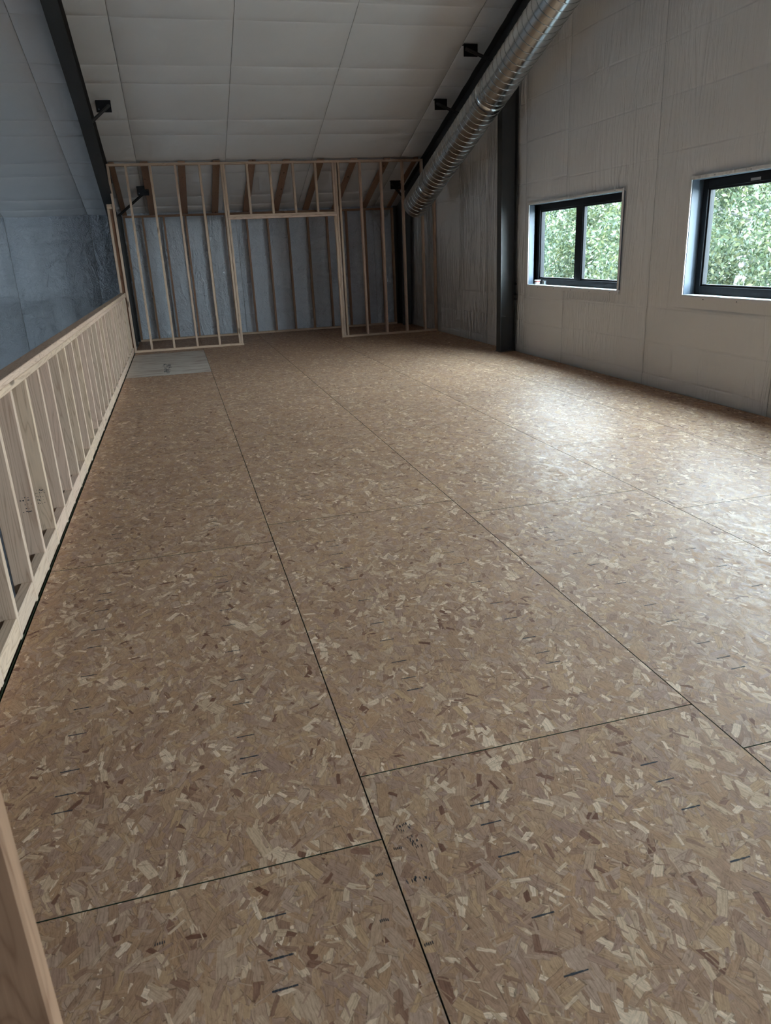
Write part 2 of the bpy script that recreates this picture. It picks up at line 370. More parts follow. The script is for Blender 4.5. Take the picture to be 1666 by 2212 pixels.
# ============================================================ STRUCTURE
W1 = (8.03, 10.40, 1.012, 2.088); W2 = (4.43, 6.80, 1.012, 2.088)
W3_ADDED = (.83, 3.20, 1.012, 2.088); W4_ADDED = (-2.77, -.40, 1.012, 2.088)  # out-of-view windows added to raise the ambient light in the loft
# window wall (gable end)
mb = MB()
def wall_x(mb, x0, x1, holes, y0, y1, z0, ztop):
    ys = sorted({y0, y1, RIDGE_Y} | {h[0] for h in holes} | {h[1] for h in holes})
    for a, b in zip(ys, ys[1:]):
        hs = [h for h in holes if h[0] <= a and h[1] >= b]
        if hs:
            h = hs[0]; mb.box(x0, x1, a, b, z0, h[2])
            mb.hexa([(x0,a,h[3]),(x1,a,h[3]),(x1,b,h[3]),(x0,b,h[3]),(x0,a,ztop(a)),(x1,a,ztop(a)),(x1,b,ztop(b)),(x0,b,ztop(b))])
        else:
            mb.hexa([(x0,a,z0),(x1,a,z0),(x1,b,z0),(x0,b,z0),(x0,a,ztop(a)),(x1,a,ztop(a)),(x1,b,ztop(b)),(x0,b,ztop(b))])
wall_x(mb, XW+.075, XW+.235, [W1, W2, W3_ADDED, W4_ADDED], YN-.2, YB+.2, ZG, lambda y: zc(y)+.12)
wall_right = mb.build('wall_right', CLAD); tag(wall_right, kind='structure')
wall_right_loc = wall_right.location.copy()
def under(o, parent):   # keep world coordinates for meshes made in world space
    o.parent = parent; pw = Vector((0,0,0)); p = parent
    while p is not None: pw = pw + p.location; p = p.parent
    o.location = -pw; return o
seams = [YN, -10.3, -8.0, -5.8, -3.9, -1.9, .25, 1.9, 3.6, 5.50, 7.46, 9.40, 10.60, 12.02, 13.30, 14.95, YB]
foldz = [5.5, 4.95, 4.45, 3.93, 3.43, 2.91, 2.38, .84, .48, .12]
for i, (a, b) in enumerate(zip(seams, seams[1:])):
    top = lambda u: zc(u)
    zt = min(zc(a), zc(b)) if not (a < RIDGE_Y < b) else zc(a)
    def fn(u, v, d, a=a, b=b): return (XW+.030-d, min(max(u, a+.0025), b-.0025), min(v, zc(u)+.02))
    hol = [h for h in (W1, W2, W3_ADDED, W4_ADDED) if h[0] < b and h[1] > a]
    zmax = max(zc(a), zc(b), zc(RIDGE_Y) if a < RIDGE_Y < b else 0)+.01
    near = b > 3
    p = facing('insulation_panel', V_PLEAT if a > 10 else V_WALL, None, fn, (a, b), (-.02 if near else -.3, zmax), [], [f+.02*math.sin(i*2.1+f) for f in foldz], hol, bulge=.022, step=.09 if near else .3, seed=i*3.3, wr=.02)
    under(p, wall_right)

# ceiling (roof) : solid deck + insulation strips
mb = MB()
for (a, b) in ((YN-.3, RIDGE_Y), (RIDGE_Y, YB+.3)):
    za, zb = zc(a)+.07, zc(b)+.07
    mb.hexa([(XL-.3,a,za),(XW+.3,a,za),(XW+.3,b,zb),(XL-.3,b,zb),(XL-.3,a,za+.12),(XW+.3,a,za+.12),(XW+.3,b,zb+.12),(XL-.3,b,zb+.12)])
ceiling = mb.build('ceiling', CLAD); tag(ceiling, kind='structure')
cl = [(13.275,13.724),(14.60,15.05),(15.98,16.39)]; k = 0
cl += [(11.909,12.334),(10.586,10.964),(9.25,9.63),(7.92,8.30),(6.58,6.97),(5.22,5.62),(3.88,4.28),(2.55,2.95)]
clines = sorted([y for p in cl for y in p])
sx = [XL, -10.7, -9.15, -7.62, -6.08, -4.55, -3.02, -1.48, -.36, 1.15, 2.70, 4.38, XW+.03]
for i, (a, b) in enumerate(zip(sx, sx[1:])):
    def fn(u, v, d, a=a, b=b): return (min(max(u, a+.003), b-.003), v, zc(v)+.022-d)
    o = facing('insulation_strip', V_CEIL, None, fn, (a, b), (RIDGE_Y, YB+.03), [], clines, sharp=True, bulge=.030, step=.13, seed=i*5.1+40, wr=.006); under(o, ceiling)
    o = facing('insulation_strip', V_CEIL, None, fn, (a, b), (YN, RIDGE_Y), [], [], bulge=.02, step=.6, seed=i*5.1+90, wr=.006); under(o, ceiling)

# back (eave) wall
mb = MB(); mb.box(XL-.3, XW+.3, YB+.09, YB+.29, ZG, 2.55)
wall_back = mb.build('wall_back', CLAD); tag(wall_back, kind='structure')
bz = [2.0+.0, 1.36, .88, .41, -.04, -.5, -1.4, -2.3]
bx = [XL, -10.7, -9.15, -7.62, -6.08, -4.55, -3.02, -1.47, -.1, 1.40, 2.93, 4.35, XW+.03]
for i, (a, b) in enumerate(zip(bx, bx[1:])):
    def fn(u, v, d, a=a, b=b): return (min(max(u, a+.003), b-.003), YB+.03-d, v)
    o = facing('insulation_panel', V_BACK, None, fn, (a, b), (ZG, 2.50), [], bz, bulge=.028, step=.09, seed=i*7.7+11, wr=.03); under(o, wall_back)
# other walls of the hall
mb = MB(); D1 = (12.0, 15.6, ZG, -1.7)
wall_x(mb, XL-.24, XL, [D1], YN-.2, YB+.2, ZG-.01, lambda y: zc(y)+.10)
wl_ = mb.build('wall_left', HALLW); tag(wl_, kind='structure')
mb = MB(); mb.box(XL-.3, 2.8, YN-.24, YN-.04, ZG, 2.6); mb.box(4.2, XW+.3, YN-.24, YN-.04, ZG, 2.6); mb.box(2.8, 4.2, YN-.24, YN-.04, ZG, .9); mb.box(2.8, 4.2, YN-.24, YN-.04, 1.9, 2.6); tag(mb.build('wall_near', HALLW), kind='structure')  # unseen wall; its opening is added as frontal fill light for the loft
mb = MB(); mb.box(XL-.3, XW+.3, YN-.3, YB+.3, ZG-.2, ZG); o = mb.build('hall_floor', CONC); tag(o, kind='structure')
mb = MB(); mb.box(-40, 60, -40, 80, ZG-.6, ZG-.25); o = mb.build('ground', GRND); tag(o, kind='structure')

# ------------------------------------------------------------ loft deck
mb = MB(); mb.box(SEAMX[0]-.005, XW+.03, -8.0, YB+.02, -.34, -.0185)
floor = mb.build('floor', DARKW, origin=(0,0,0)); tag(floor, kind='structure')
rows = [[-3.24,-.81,1.62,4.05,6.48,8.91,11.28,14.12,YB], [-3.0,-.53,1.895,4.34,6.78,9.22,11.65,14.1,YB], [-3.2,-.80,1.635,4.07,6.5,8.95,11.4,13.8,YB],
        [-3.5,-1.2,1.22,3.66,5.32,7.76,10.2,12.6,YB], [-3.0,-.3,2.15,4.6,7.0,9.45,11.9,14.3,YB]]
G = .0022
MARKS = {0: [2.601,2.434,2.229,2.109,2.029,1.455,1.335,1.253,1.04], 1: [2.523,2.395,2.311,1.665,1.583,1.459,1.255,1.091]}
GEN = [.406,.488,.61,.813,.975,1.22,1.463,1.626,1.83,1.95,2.03]
def sheet(x0, x1, y0, y1, mat, name='osb_sheet'):
    mb = MB(); rx = random.uniform(-.0006, .0006)
    z1 = rx*.0; mb.box(x0, x1, y0, y1, -.0185, z1)
    mb.mi = [1]*6; mb.mi[1] = 0
    o = mb.build(name, [mat, GREEN], floor); 
    return o
def marks(parent, pts, w=.062, h=.0055):
    mb = MB()
    for (x, y) in pts:
        # a broken ink dash
        xx = x-w/2
        while xx < x+w/2-.002:
            wd = min(random.uniform(.005, .013), x+w/2-xx); hh = h*random.uniform(.6, 1.15)
            mb.box(xx, xx+wd, y-hh/2, y+hh/2, .00005, .0004); xx += wd+random.uniform(0, .0006)
    o = mb.build('nail_line_print', INK, parent); o['kind'] = 'stuff'; o['label'] = 'short black printed nailing marks'
    return o
for c in range(5):
    x0, x1 = SEAMX[c]+G, SEAMX[c+1]-G
    yr = rows[c] if rows[c][0] > -8 else rows[c]
    yr = [-8.0, -5.7] + yr
    for a, b in zip(yr, yr[1:]):
        if c == 0 and abs(a-11.28) < .01:
            s = sheet(x0, x1, a+G, b-G, PLY, 'plywood_sheet'); s['label'] = 'grey weathered plywood sheet stained red'
            mbp = MB()
            for k_ in range(26):
                px_ = -.28+random.uniform(-.05,.05); py_ = 12.0+random.uniform(-.5,.6); mbp.box(px_-.035*random.random(), px_+.035*random.random()+.005, py_-.02, py_+.02, .00005, .0004)
            so = mbp.build('ink_stamp', INK, s); so['kind'] = 'stuff'; so['label'] = 'smudged dark stamp'
            continue
        if c in (0, 1) and abs(b-YB) < .01:
            xm = .62 if c == 1 else None
        s = sheet(x0, x1, a+G, b-G, OSB)
        if b > -1 and a < 6.6:
            cx = [x0+.313, x0+.889]; pts = []
            for q in cx:
                if c in MARKS and a < 4.0 and b > 0:
                    ys = [y for y in MARKS[c] if a+.01 < y < b-.01]
                    if b > 4: ys = ys + [a+g for g in GEN if a+g > 2.65 and a+g < b-.02]
                else: ys = [a+g for g in GEN if a+g < b-.02]
                pts += [(q, y) for y in ys]
            if pts: marks(s, pts)

# illegible grade stamps: short black ticks on the near sheets
for (sx_, sy_, wx_, wy_, nt) in ((.437,1.645,.05,.03,14), (.450,1.585,.03,.05,16), (.420,1.455,.07,.02,14), (.398,1.575,.02,.008,5), (-.241,1.462,.022,.008,5), (-.242,2.033,.014,.006,4), (.385,1.262,.02,.008,5), (.325,1.50,.018,.007,5), (.300,1.36,.02,.007,5)):
    par = None; bd = 1e9
    for ch in floor.children:
        if not ch.name.startswith('osb_sheet'): continue
        bb = [Vector(c) + ch.location for c in ch.bound_box]; x_a = min(c.x for c in bb); x_b = max(c.x for c in bb); y_a = min(c.y for c in bb); y_b = max(c.y for c in bb)
        if x_a < sx_ < x_b and y_a < sy_ < y_b: par = ch; break
    if par is None: continue
    m_ = MB()
    for k_ in range(nt):
        px_ = sx_+random.uniform(-.5,.5)*wx_; py_ = sy_+random.uniform(-.5,.5)*wy_*(.6 if nt < 10 else 1)
        if nt < 10: px_ = sx_+(k_/(nt-1)-.5)*wx_
        m_.box(px_-.0011, px_+.0011, py_-.004, py_+.004, .00005, .0004)
    so = m_.build('ink_stamp', INK, par); so['kind'] = 'stuff'; so['label'] = 'small illegible black stamp'
# ------------------------------------------------------------ windows
def window(idx, Wd, sticker=False):
    y0, y1, z0, z1 = Wd; xf = 5.150; xg = 5.188
    e = empty('window_%d' % idx, (xf, (y0+y1)/2, z0)); tag(e, kind='structure')
    fw = .078; ym = (y0+y1)/2
    m = MB(); m.box(xf, 5.235, y0, y0+fw, z0, z1); m.box(xf, 5.235, y1-fw, y1, z0, z1); m.box(xf, 5.235, y0+fw, y1-fw, z0, z0+fw); m.box(xf, 5.235, y0+fw, y1-fw, z1-fw, z1)
    m.box(xf+.006, 5.22, ym-.085, ym+.085, z0+fw, z1-fw)
    m.build('window_frame', BLACK, e, bevel=.003)
    for (a, b) in ((y0+fw, ym-.085), (ym+.085, y1-fw)):
        s = MB(); t = .020
        s.box(xf+.016, xf+.05, a, a+t, z0+fw, z1-fw); s.box(xf+.016, xf+.05, b-t, b, z0+fw, z1-fw); s.box(xf+.016, xf+.05, a+t, b-t, z0+fw, z0+fw+t); s.box(xf+.016, xf+.05, a+t, b-t, z1-fw-t, z1-fw)
        so = s.build('sash', BLACK, e, bevel=.002)
        g = MB(); g.box(xg, xg+.004, a+t, b-t, z0+fw+t, z1-fw-t); g.build('pane', GLASS, so)
    # metal returns that line the opening
    for nm, bx_ in (('side_return', (XW+.0, xf, y1, y1+.010, z0, z1)), ('side_return', (XW+.0, xf, y0-.010, y0, z0, z1)), ('head_return', (XW, xf, y0, y1, z1, z1+.010))):
        m = MB(); m.box(*bx_); m.build(nm, TRIM, e)
    m = MB(); m.box(XW-.012, xf, y0-.01, y1+.01, z0-.016, z0); m.build('window_sill', SILL, e, bevel=.002)
    m = MB(); t = .030
    m.box(XW-.016, XW-.004, y0-t, y1+t, z1+.004, z1+.004+t); m.box(XW-.014, XW-.004, y0-t, y0-.004, z0-.02, z1+.004); m.box(XW-.014, XW-.004, y1+.004, y1+t, z0-.02, z1+.004); m.box(XW-.014, XW-.013+.009, y0-t, y1+t, z0-.05, z0-.017)
    m.build('casing_flange', V_WALL, e)
    m = MB()
    for k in range(5):
        yy = y0+(y1-y0)*(k+.3)/5
        for zz in (z0-.033, z1+.018): m.tube([(XW-.019, yy, zz), (XW-.014, yy, zz)], .0045, 6)
    so = m.build('screw_heads', TRIM, e); so['kind'] = 'stuff'
    if sticker:
        m = MB(); m.box(xf-.002, xf-.0005, 6.02, 6.145, 2.022, 2.045); so = m.build('sticker', STICK, e); so['label'] = 'pale grey sticker'
window(1, W1); window(2, W2, True); window(3, W3_ADDED); window(4, W4_ADDED)  # the last two are the added windows, never in view

# ============================================================ STEEL FRAMES
def ibeam_poly(mb, pts, w, tf=.012, tw=.008):
    """pts: list of ((y,z) outer, (y,z) inner) down the frame; X centre given in pts[0]"""
def steel_frame(xc, hw, dk, label, braces, col_y=(15.62, 15.30), depth=.35):
    e = empty('steel_frame', (xc, 16.0, 0)); tag(e, label, 'steel frame')
    def slopebox(mb, x0, x1, ya, yb, off0a, off1a, off0b, off1b):
        mb.hexa([(x0,ya,zc(ya)-off1a),(x1,ya,zc(ya)-off1a),(x1,yb,zc(yb)-off1b),(x0,yb,zc(yb)-off1b),
                 (x0,ya,zc(ya)-off0a),(x1,ya,zc(ya)-off0a),(x1,yb,zc(yb)-off0b),(x0,yb,zc(yb)-off0b)])
    mb = MB(); tf = .012
    dend = depth+dk
    segs = [(2.0, 12.5, depth, depth), (12.5, col_y[1], depth, dend)]
    for (a, b, da, db) in segs:
        slopebox(mb, xc-hw, xc+hw, a, b, .0, tf, .0, tf)
        slopebox(mb, xc-hw, xc+hw, a, b, da-tf, da, db-tf, db)
        slopebox(mb, xc-.005, xc+.005, a, b, tf, da-tf, tf, db-tf)
    slopebox(mb, xc-hw, xc+hw, 2*RIDGE_Y-16.0, 2.0, .0, tf, .0, tf); slopebox(mb, xc-hw, xc+hw, 2*RIDGE_Y-16.0, 2.0, depth-tf, depth, depth-tf, depth); slopebox(mb, xc-.005, xc+.005, 2*RIDGE_Y-16.0, 2.0, tf, depth-tf, tf, depth-tf)
    mb.build('rafter', STEEL, e)
    # column : tapered, inner flange leaning, web, outer flange
    mb = MB(); yo = YB-.06; zt = zc(16.0)-.02; yi0, yi1 = col_y; zi1 = zc(yi1)-dend
    zb = 0 if True else ZG
    for (x0, x1, pts) in ((xc-hw, xc+hw, [(yi0, zb), (yi0+.014, zb), (yi1+.014, zi1), (yi1, zi1)]), (xc-.005, xc+.005, [(yi0+.014, zb), (yo-.012, zb), (yo-.012, zc(yo)-.03), (yi1+.014, zi1)]), (xc-hw, xc+hw, [(yo-.012, zb), (yo, zb), (yo, zc(yo)-.03), (yo-.012, zc(yo)-.03)]),
                          (xc-.004, xc+.004, [(yi1, zi1), (yo-.012, zi1), (yo-.012, zc(yo)-.04), (yi1, zc(yi1)-.02)])):
        mb.hexa([(x0,)+pts[0], (x1,)+pts[0], (x1,)+pts[1], (x0,)+pts[1], (x0,)+pts[3], (x1,)+pts[3], (x1,)+pts[2], (x0,)+pts[2]])
    mb.build('column', STEEL, e)
    for (px, py, dx, yb) in braces:
        # hanging clip plate on the purlin and a flat bar down to the bottom flange
        m = MB(); s = 1 if px > xc else -1; zz = zc(py)
        m.box(px-.105, px+.105, py-.006, py+.006, zz-.165, zz-.005); m.box(px-.105, px+.105, py, py+.06, zz-.02, zz-.008)
        bo = m.build('flange_brace_clip', BLACK, e, bevel=.002)
        m = MB(); m.bar((px+s*.085, py-.012, zz-.07), (xc+s*(hw-.01), yb, zc(yb)-depth+.03), .010, .045, up=(0,1,0)); m.bar((px+s*.085, py-.012, zz-.07), (xc+s*(hw-.01), yb, zc(yb)-depth+.03), .045, .008, up=(0,1,0))
        m.build('brace_bar', STEEL, bo)
        m = MB(); m.tube([(px-s*.07, py-.016, zz-.125), (px-s*.07, py-.004, zz-.125)], .011, 8); m.build('bolt', TRIM, bo)
    return e
steel_frame(-.93, .090, .22, 'dark steel frame whose sloped rafter runs above the guard wall', [(-.66, 12.69, 1, 12.62), (-.34, 15.45, 1, 15.9)])
steel_frame(4.865, .095, .10, 'dark steel frame against the window wall, half hidden by the spiral duct', [(4.50, 12.62, -1, 12.45), (4.48, 11.27, -1, 11.10), (4.52, 15.45, -1, 15.6), (4.50, 9.2, -1, 9.05)], col_y=(16.12, 15.9))

# gable column
e = empty('steel_column', (4.88, 10.9, 0)); tag(e, 'dark wide-flange steel column standing beside the two-pane window', 'column')
zt = zc(10.9)-.36
m = MB(); m.box(4.765, 4.777, 10.80, 10.955, .012, zt); m.box(5.005, 5.017, 10.80, 10.955, .012, zt); m.box(4.777, 5.005, 10.873, 10.882, .012, zt)
m.build('shaft', STEEL, e)
m = MB(); m.box(4.755, 5.02, 10.79, 10.965, 0, .012); m.build('base_plate', STEEL, e)
m = MB(); m.box(4.777, 4.86, 10.80, 10.873, .53, .538); m.build('stiffener', STEEL, e)
for z_ in (1.01, .86, .79):
    m = MB(); m.box(4.985, 5.004, 10.785, 10.80, z_-.018, z_+.018); m.box(4.992, 5.014, 10.772, 10.786, z_-.012, z_+.006); m.build('girt_clip', BLACK, e)

# ============================================================ TIMBER
T = .038; Wd = .089
def board(name, x0, x1, y0, y1, z0, z1, mat, parent, bev=.0025):
    m = MB(); m.box(x0, x1, y0, y1, z0, z1); return m.build(name, mat, parent, bevel=bev)
# --- partition in front
e = empty('partition_frame', (2.1, YF+.045, 0)); tag(e, 'pale pine stud partition with a wide door opening, in front of the back wall', 'stud wall')
y0, y1 = YF, YF+Wd
def stud(x, z0=T, z1=3.128, dx=0, mat=WZ, par=None, nm='stud', ya=None, yb=None):
    ya = y0 if ya is None else ya; yb = y1 if yb is None else yb
    m = MB(); j = random.uniform(-.004, .004)
    m.hexa([(x-T/2,ya,z0),(x+T/2,ya,z0),(x+T/2,yb,z0),(x-T/2,yb,z0),(x-T/2+j,ya,z1),(x+T/2+j,ya,z1),(x+T/2+j,yb,z1),(x-T/2+j,yb,z1)])
    return m.build(nm, mat, par or e, bevel=.0025)
for x in (-.843, -.550, -.148, .274, .686, 1.063): stud(x)
stud(1.103, T, 2.222, nm='jack_stud'); stud(3.068, T, 2.222, nm='jack_stud')
for x in (3.108, 3.168, 3.572, 3.977, 4.392): stud(x)
stud(4.772, T, 3.125); stud(5.008, T, 2.60)
for x in (1.103, 1.506, 1.916, 2.330, 2.741, 3.068): stud(x, 2.300, 3.128, nm='cripple_stud')
board('header', 1.084, 3.087, y0, y1, 2.222, 2.260, WX, e); board('header', 1.084, 3.087, y0, y1, 2.262, 2.300, WX, e)
board('top_plate', -.862, 2.05, y0, y1, 3.128, 3.166, WX, e); board('top_plate', 2.053, 4.791, y0, y1, 3.128, 3.166, WX, e)
board('top_plate', 4.80, 5.028, y0, y1, 2.60, 2.638, WX, e)
board('bottom_plate', -.862, 1.135, y0, y1, 0, T, WX, e); board('bottom_plate', 3.048, 5.028, y0, y1, 0, T, WX, e)
# --- back furring wall
e2 = empty('back_stud_wall', (2.0, 16.58, 0)); tag(e2, 'brown stud wall against the sky-tinted white insulation, behind the partition', 'stud wall')
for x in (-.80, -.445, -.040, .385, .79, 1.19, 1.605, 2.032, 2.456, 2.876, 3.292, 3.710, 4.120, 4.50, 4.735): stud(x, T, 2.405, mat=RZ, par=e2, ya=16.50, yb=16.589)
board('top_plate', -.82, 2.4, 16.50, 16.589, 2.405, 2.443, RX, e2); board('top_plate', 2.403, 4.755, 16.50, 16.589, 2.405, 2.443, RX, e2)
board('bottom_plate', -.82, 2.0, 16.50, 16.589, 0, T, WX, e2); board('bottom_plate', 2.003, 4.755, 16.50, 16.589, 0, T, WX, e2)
# --- lean-to joists between them
e3 = empty('sloped_joists', (2.0, 15.5, 2.8)); tag(e3, 'row of flat brown sloping joists between the partition and the back wall', 'joists')
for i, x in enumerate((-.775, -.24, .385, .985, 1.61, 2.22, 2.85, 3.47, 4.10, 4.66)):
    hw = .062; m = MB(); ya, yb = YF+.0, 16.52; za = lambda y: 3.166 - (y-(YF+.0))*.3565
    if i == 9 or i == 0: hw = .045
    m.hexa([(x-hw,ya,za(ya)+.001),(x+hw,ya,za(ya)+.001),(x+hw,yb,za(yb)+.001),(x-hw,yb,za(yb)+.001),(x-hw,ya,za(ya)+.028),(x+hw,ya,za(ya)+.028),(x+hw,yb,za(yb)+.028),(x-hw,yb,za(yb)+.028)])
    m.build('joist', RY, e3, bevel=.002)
# --- side frame at the left end
e4 = empty('side_frame', (-.9, 15.4, 0)); tag(e4, 'short side stud frame where the guard wall meets the partition', 'stud wall')
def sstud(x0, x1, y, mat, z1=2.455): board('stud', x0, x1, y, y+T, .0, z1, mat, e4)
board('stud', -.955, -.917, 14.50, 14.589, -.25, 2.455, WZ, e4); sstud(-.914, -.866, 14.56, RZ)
board('top_plate', -.955, -.866, 14.49, 15.25, 2.457, 2.495, WY, e4); board('top_plate', -.955, -.866, 14.495, 15.25, 2.497, 2.533, WY, e4)
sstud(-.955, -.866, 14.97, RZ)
# --- guard wall
e5 = empty('guard_wall', (-.91, 8.5, 0)); tag(e5, 'waist-high pine guard wall of closely spaced studs along the loft edge', 'guard wall')
xi, xo = -.8655, -.9545
ky = [4.112-.4064*k for k in range(-25, 9)]
ys = sorted(y for y in ky if y < 14.45)
for y in ys:
    m = MB(); j = random.uniform(-.003, .003); m.box(xo, xi+j, y-T/2, y+T/2, -.24, .985); st_ = m.build('stud', WZ, e5, bevel=.003)
    if abs(y-4.112) < .01 or abs(y-4.518) < .01:
        m = MB(); zb_ = .36 if y < 4.3 else .28
        for k_ in range(34):
            px_ = random.uniform(xo+.014, xi-.018); pz_ = zb_+random.choice((0,.022,.044,.060,-.018))+random.uniform(-.003,.003)
            m.box(px_, px_+random.uniform(.002,.007), y-T/2-.0006, y-T/2-.0001, pz_, pz_+random.uniform(.0015,.006))
        so = m.build('ink_stamp', INK, st_); so['kind'] = 'stuff'; so['label'] = 'small black grade stamp'
for a, b in zip(ys, ys[1:]+[14.49]):
    if b-a < .1: continue
    m = MB(); m.box(xi-.052, xi-.001, a+T/2+.001, b-T/2-.001, .003, .103+random.uniform(-.003,.003)); m.build('blocking', WY, e5, bevel=.003)
cuts = [-.0+ys[0]-.02, 3.99, 8.05, 14.485]
for a, b in zip(cuts, cuts[1:]): board('top_plate', xo, xi, a+.001, b-.001, .985, 1.0225, WY, e5, .004)
cuts = [ys[0]-.02, 5.05, 9.8, 14.485]
for a, b in zip(cuts, cuts[1:]): board('cap_plate', xo-.001, xi+.001, a+.001, b-.001, 1.0235, 1.062, WY, e5, .004)
m = MB(); m.box(xo-.04, xo-.002, ys[0]-.1, 14.49, -.30, -.03); m.build('rim_board', WY, e5)
m = MB(); m.box(xi+.0005, xi+.0065, ys[0]-.1, 14.49, -.06, -.004); m.build('edge_board', GREEN, e5)
# --- post close to the camera
e6 = None
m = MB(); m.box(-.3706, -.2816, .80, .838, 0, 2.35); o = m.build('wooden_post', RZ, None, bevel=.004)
tag(o, 'blurred reddish-brown wooden post standing on the OSB close to the camera', 'post')

# ============================================================ DUCT
ax = Vector((0, 3, -1)).normalized(); P0 = Vector((4.40, 12.0, 2.92)); R = .222
def onax(y): return P0 + ax*((y-12.0)/ax.y)
ya, yb = 2.6, 13.78
e7 = empty('spiral_duct', tuple(onax(yb))); tag(e7, 'round galvanised spiral duct hanging on wires under the roof slope', 'duct')
sdir = Vector((1,0,0)); tdir = ax.cross(sdir).normalized()
m = MB(); L = (onax(yb)-onax(ya)).length; path = [onax(ya)+ax*(L*i/60) for i in range(61)]
m.tube(path, R, 48, caps=False); m.build('duct_shell', GALV, e7, smooth=True)
m = MB(); m.tube([onax(yb)-ax*.012, onax(yb)+ax*.012, onax(yb)+ax*.014], [R*1.006, R*1.006, R*.98], 48); m.build('end_cap', GALV, e7)
def helix(y_a, y_b, pitch, r, phase=0):
    A = onax(y_a); LL = (onax(y_b)-A).length; N = int(LL/pitch*36); pts = []
    for i in range(N+1):
        s = LL*i/N; t = 2*math.pi*s/pitch+phase; pts.append(A+ax*s+(sdir*math.cos(t)+tdir*math.sin(t))*r)
    return pts
m = MB(); m.tube(helix(ya, yb, .125, R+.0012), .0055, 5); o = m.build('spiral_seam', GALV, e7, smooth=True)
for yj in (10.35, 12.95):
    m = MB(); c = onax(yj); m.tube([c-ax*.05, c-ax*.048, c+ax*.048, c+ax*.05], [R, R+.004, R+.004, R], 48, caps=False); m.build('joint_band', GALV, e7, smooth=True)
for yj in (7.9, 10.15, 12.65):
    c = onax(yj); m = MB(); N = 28
    pts = [c+(sdir*math.cos(t)+Vector((0,0,1))*math.sin(t))*(R+.012) for t in [math.pi*2*i/N for i in range(N+1)]]
    m.tube(pts, .002, 5); top = Vector((4.62, yj, zc(yj)-.35)); m.tube([c+Vector((0,0,R+.012)), top], .0022, 5); m.build('hanger_wire', TRIM, e7)

# ============================================================ THINGS ON THE SILL
c = (5.094, 10.24, 1.012)
e8 = empty('plastic_tub', c); tag(e8, 'small dark plastic tub with white lid and red-white label on the window sill', 'tub')
def cyl(c, r0, r1, z0, z1, n=28): m = MB(); m.tube([(c[0],c[1],c[2]+z0), (c[0],c[1],c[2]+z1)], [r0, r1], n); return m
cyl(c, .038, .043, 0, .052).build('tub_body', TUBG, e8, smooth=False)
cyl(c, .046, .046, .052, .062).build('lid', TUBW, e8, bevel=.002)
def band(c, r0, r1, z0, z1, a0, a1, mat, nm, par):
    m = MB(); N = 12
    for i in range(N+1):
        t = a0+(a1-a0)*i/N
        for r, z in ((r0, z0), (r1, z1)): m.v.append((c[0]+math.cos(t)*r, c[1]+math.sin(t)*r, c[2]+z))
    for i in range(N): m.f.append((2*i, 2*i+2, 2*i+3, 2*i+1)); m.mi.append(0)
    return m.build(nm, mat, par)
lb = band(c, .0395, .0422, .004, .034, math.radians(170), math.radians(300), TUBW, 'paper_label', e8); band(c, .0425, .0436, .034, .048, math.radians(170), math.radians(300), TUBR, 'red_stripe', lb)
c2 = (5.094, 10.02, 1.012)
def clear():
    mm, n, l, b = new_mat('clear_plastic'); n.remove(b); out = n['Material Output']; t = n.new('ShaderNodeBsdfTransparent'); g = n.new('ShaderNodeBsdfGlossy'); mx = n.new('ShaderNodeMixShader')
    mx.inputs[0].default_value = .35; g.inputs['Roughness'].default_value = .15; t.inputs[0].default_value = (.8,.85,.88,1)
    l.new(t.outputs[0], mx.inputs[1]); l.new(g.outputs[0], mx.inputs[2]); l.new(mx.outputs[0], out.inputs[0]); return mm
m = MB(); m.tube([(c2[0],c2[1],c2[2]+z) for z in (0, .002, .06, .06, .004)], [.030, .031, .037, .034, .028], 24)
o = m.build('plastic_cup', clear()); tag(o, 'small clear plastic cup on the sill between the lidded tub and the mullion', 'cup')

# ============================================================ TREES OUTSIDE
def leafmat(name, a, b_, c_):
    m, n, l, b = new_mat(name)
    g = n.new('ShaderNodeNewGeometry'); v, r = objvec(n, l, False)
    col = n_ramp(n, l, g.outputs['Random Per Island'], [(0, a), (.55, b_), (1, c_)])
    l.new(col, b.inputs['Base Color']); b.inputs['Roughness'].default_value = .5; b.inputs['Specular IOR Level'].default_value = .5
    out = n['Material Output']; tr = n.new('ShaderNodeBsdfTranslucent'); l.new(col, tr.inputs[0]); ad = n.new('ShaderNodeMixShader'); ad.inputs[0].default_value = .35
    l.new(b.outputs[0], ad.inputs[1]); l.new(tr.outputs[0], ad.inputs[2]); l.new(ad.outputs[0], out.inputs[0]); return m
LEAF1 = leafmat('leaf_green', (.016,.034,.018), (.042,.070,.034), (.085,.108,.046))
LEAF2 = leafmat('leaf_yellow_green', (.022,.038,.018), (.054,.074,.032), (.105,.106,.043))
LEAF3 = leafmat('leaf_far', (.020,.040,.024), (.035,.060,.032), (.055,.085,.045))
BARK = plain('pale_bark', (.26,.25,.25), .8, var=.2); BARKD = plain('brown_bark', (.06,.045,.04), .85, var=.3)
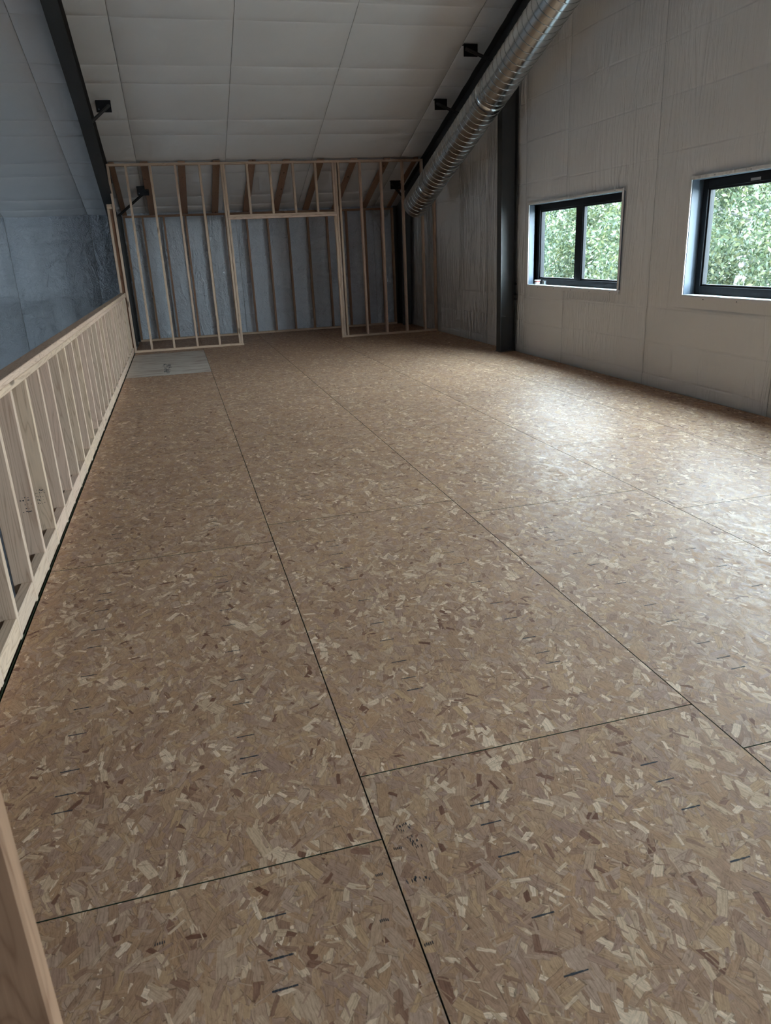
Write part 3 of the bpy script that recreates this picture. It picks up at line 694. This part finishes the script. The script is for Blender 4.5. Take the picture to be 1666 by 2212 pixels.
def leaves(name, centers, mat, parent, per, size, spread, flat=1.0):
    rng = np.random.default_rng(len(centers)*7+per)
    C = np.repeat(np.array(centers), per, axis=0); N = len(C)
    C = C + rng.normal(0, 1, (N,3))*np.array([spread, spread, spread*flat])
    a = rng.normal(0, 1, (N,3)); a /= np.linalg.norm(a, axis=1)[:,None]
    b = np.cross(a, rng.normal(0, 1, (N,3))); b /= np.linalg.norm(b, axis=1)[:,None]
    s = size*rng.uniform(.6, 1.3, (N,1)); 
    P = np.stack([C-a*s, C-b*s*.45, C+a*s, C+b*s*.45], 1).reshape(-1, 3)
    org = np.array(centers).mean(0); me = bpy.data.meshes.new(name)
    me.vertices.add(4*N); me.vertices.foreach_set('co', (P-org).astype(np.float32).ravel())
    me.loops.add(4*N); me.loops.foreach_set('vertex_index', np.arange(4*N, dtype=np.int32))
    me.polygons.add(N); me.polygons.foreach_set('loop_start', np.arange(0, 4*N, 4, dtype=np.int32)); me.polygons.foreach_set('loop_total', np.full(N, 4, np.int32))
    me.update(); me.validate(); me.materials.append(mat)
    o = bpy.data.objects.new(name, me); sc.collection.objects.link(o); o['kind'] = 'stuff'
    w = Vector(org)
    if parent is not None: o.parent = parent; w = w-parent.location
    o.location = w; return o
def tree(x, y, h, cr, label, mat, bark, seed, nclump=300, per=200, size=.056, bare=0):
    rnd = random.Random(seed); e = empty('tree', (x, y, ZG-.25)); tag(e, label, 'tree', 'trees outside the windows')
    base = Vector((x, y, ZG-.25)); top = base+Vector((rnd.uniform(-.4,.4), rnd.uniform(-.4,.4), h*.86))
    def lerp(a, b, t, wob=0): return a.lerp(b, t)+Vector((rnd.uniform(-wob, wob), rnd.uniform(-wob, wob), 0))
    tp = [lerp(base, top, i/8, .12 if 0 < i < 8 else 0) for i in range(9)]
    m = MB(); m.tube(tp, [.17*(1-i/9.5)+.02 for i in range(9)], 8); m.build('trunk', bark, e, smooth=True)
    cz = h*.56; cl_ = []
    for k in range(11):
        t = .28+.6*k/11; a = tp[int(t*8)]; ang = k*2.4+rnd.random()*.6; r = cr*rnd.uniform(.65, 1.0)*(1.0 if t < .7 else .7)
        end = a+Vector((math.cos(ang)*r, math.sin(ang)*r, rnd.uniform(.3, 1.3))); mid = a.lerp(end, .5)+Vector((rnd.uniform(-.2,.2), rnd.uniform(-.2,.2), rnd.uniform(.0,.35)))
        q = MB(); pts = [a, a.lerp(mid, .5), mid, mid.lerp(end, .5)+Vector((0,0,rnd.uniform(-.1,.15))), end]; q.tube(pts, [.055,.045,.034,.022,.010], 6)
        for s_ in range(5):
            pa = pts[rnd.choice((1,2,3))]; pe = pa+Vector((rnd.uniform(-1,1), rnd.uniform(-1,1), rnd.uniform(-.4,.9)))*.8; q.tube([pa, pa.lerp(pe, .5)+Vector((0,0,.08)), pe], [.018,.012,.005], 5)
        q.build('branch', bark, e, smooth=True)
    for k in range(nclump):
        while True:
            p = Vector((rnd.uniform(-1,1), rnd.uniform(-1,1), rnd.uniform(-1,1)))
            if p.length < 1 and p.length > rnd.random()*.75: break
        c_ = base+Vector((p.x*cr, p.y*cr, cz+p.z*h*.44))
        cl_.append(tuple(c_))
    leaves('foliage', cl_, mat, e, per, size, .20, .8)
    return e
tree(12.8, 25.2, 8.2, 3.0, 'green leafy tree filling the pane between tub and mullion', LEAF1, BARK, 3)
tree(13.2, 19.9, 8.0, 3.1, 'yellow-green tree with grey branches behind the other pane of the two-pane window', LEAF2, BARKD, 5)
tree(12.2, 14.6, 8.4, 3.2, 'yellow-green leafy tree filling the window that carries the sticker', LEAF2, BARK, 9, nclump=340)
cl_ = []
for k in range(900):
    y = random.uniform(2, 52); cl_.append((random.uniform(17.5, 22), y, ZG+random.uniform(0, 1)**.8*(6.6+1.2*math.sin(y*.7))))
o = leaves('shrubbery', cl_, LEAF3, None, 70, .12, .35); tag(o, 'dense dark green woods far behind the trees outside', 'woods', kind='stuff')
print('tris', sum(len(o.data.polygons)*2 for o in bpy.data.objects if o.type == 'MESH'))
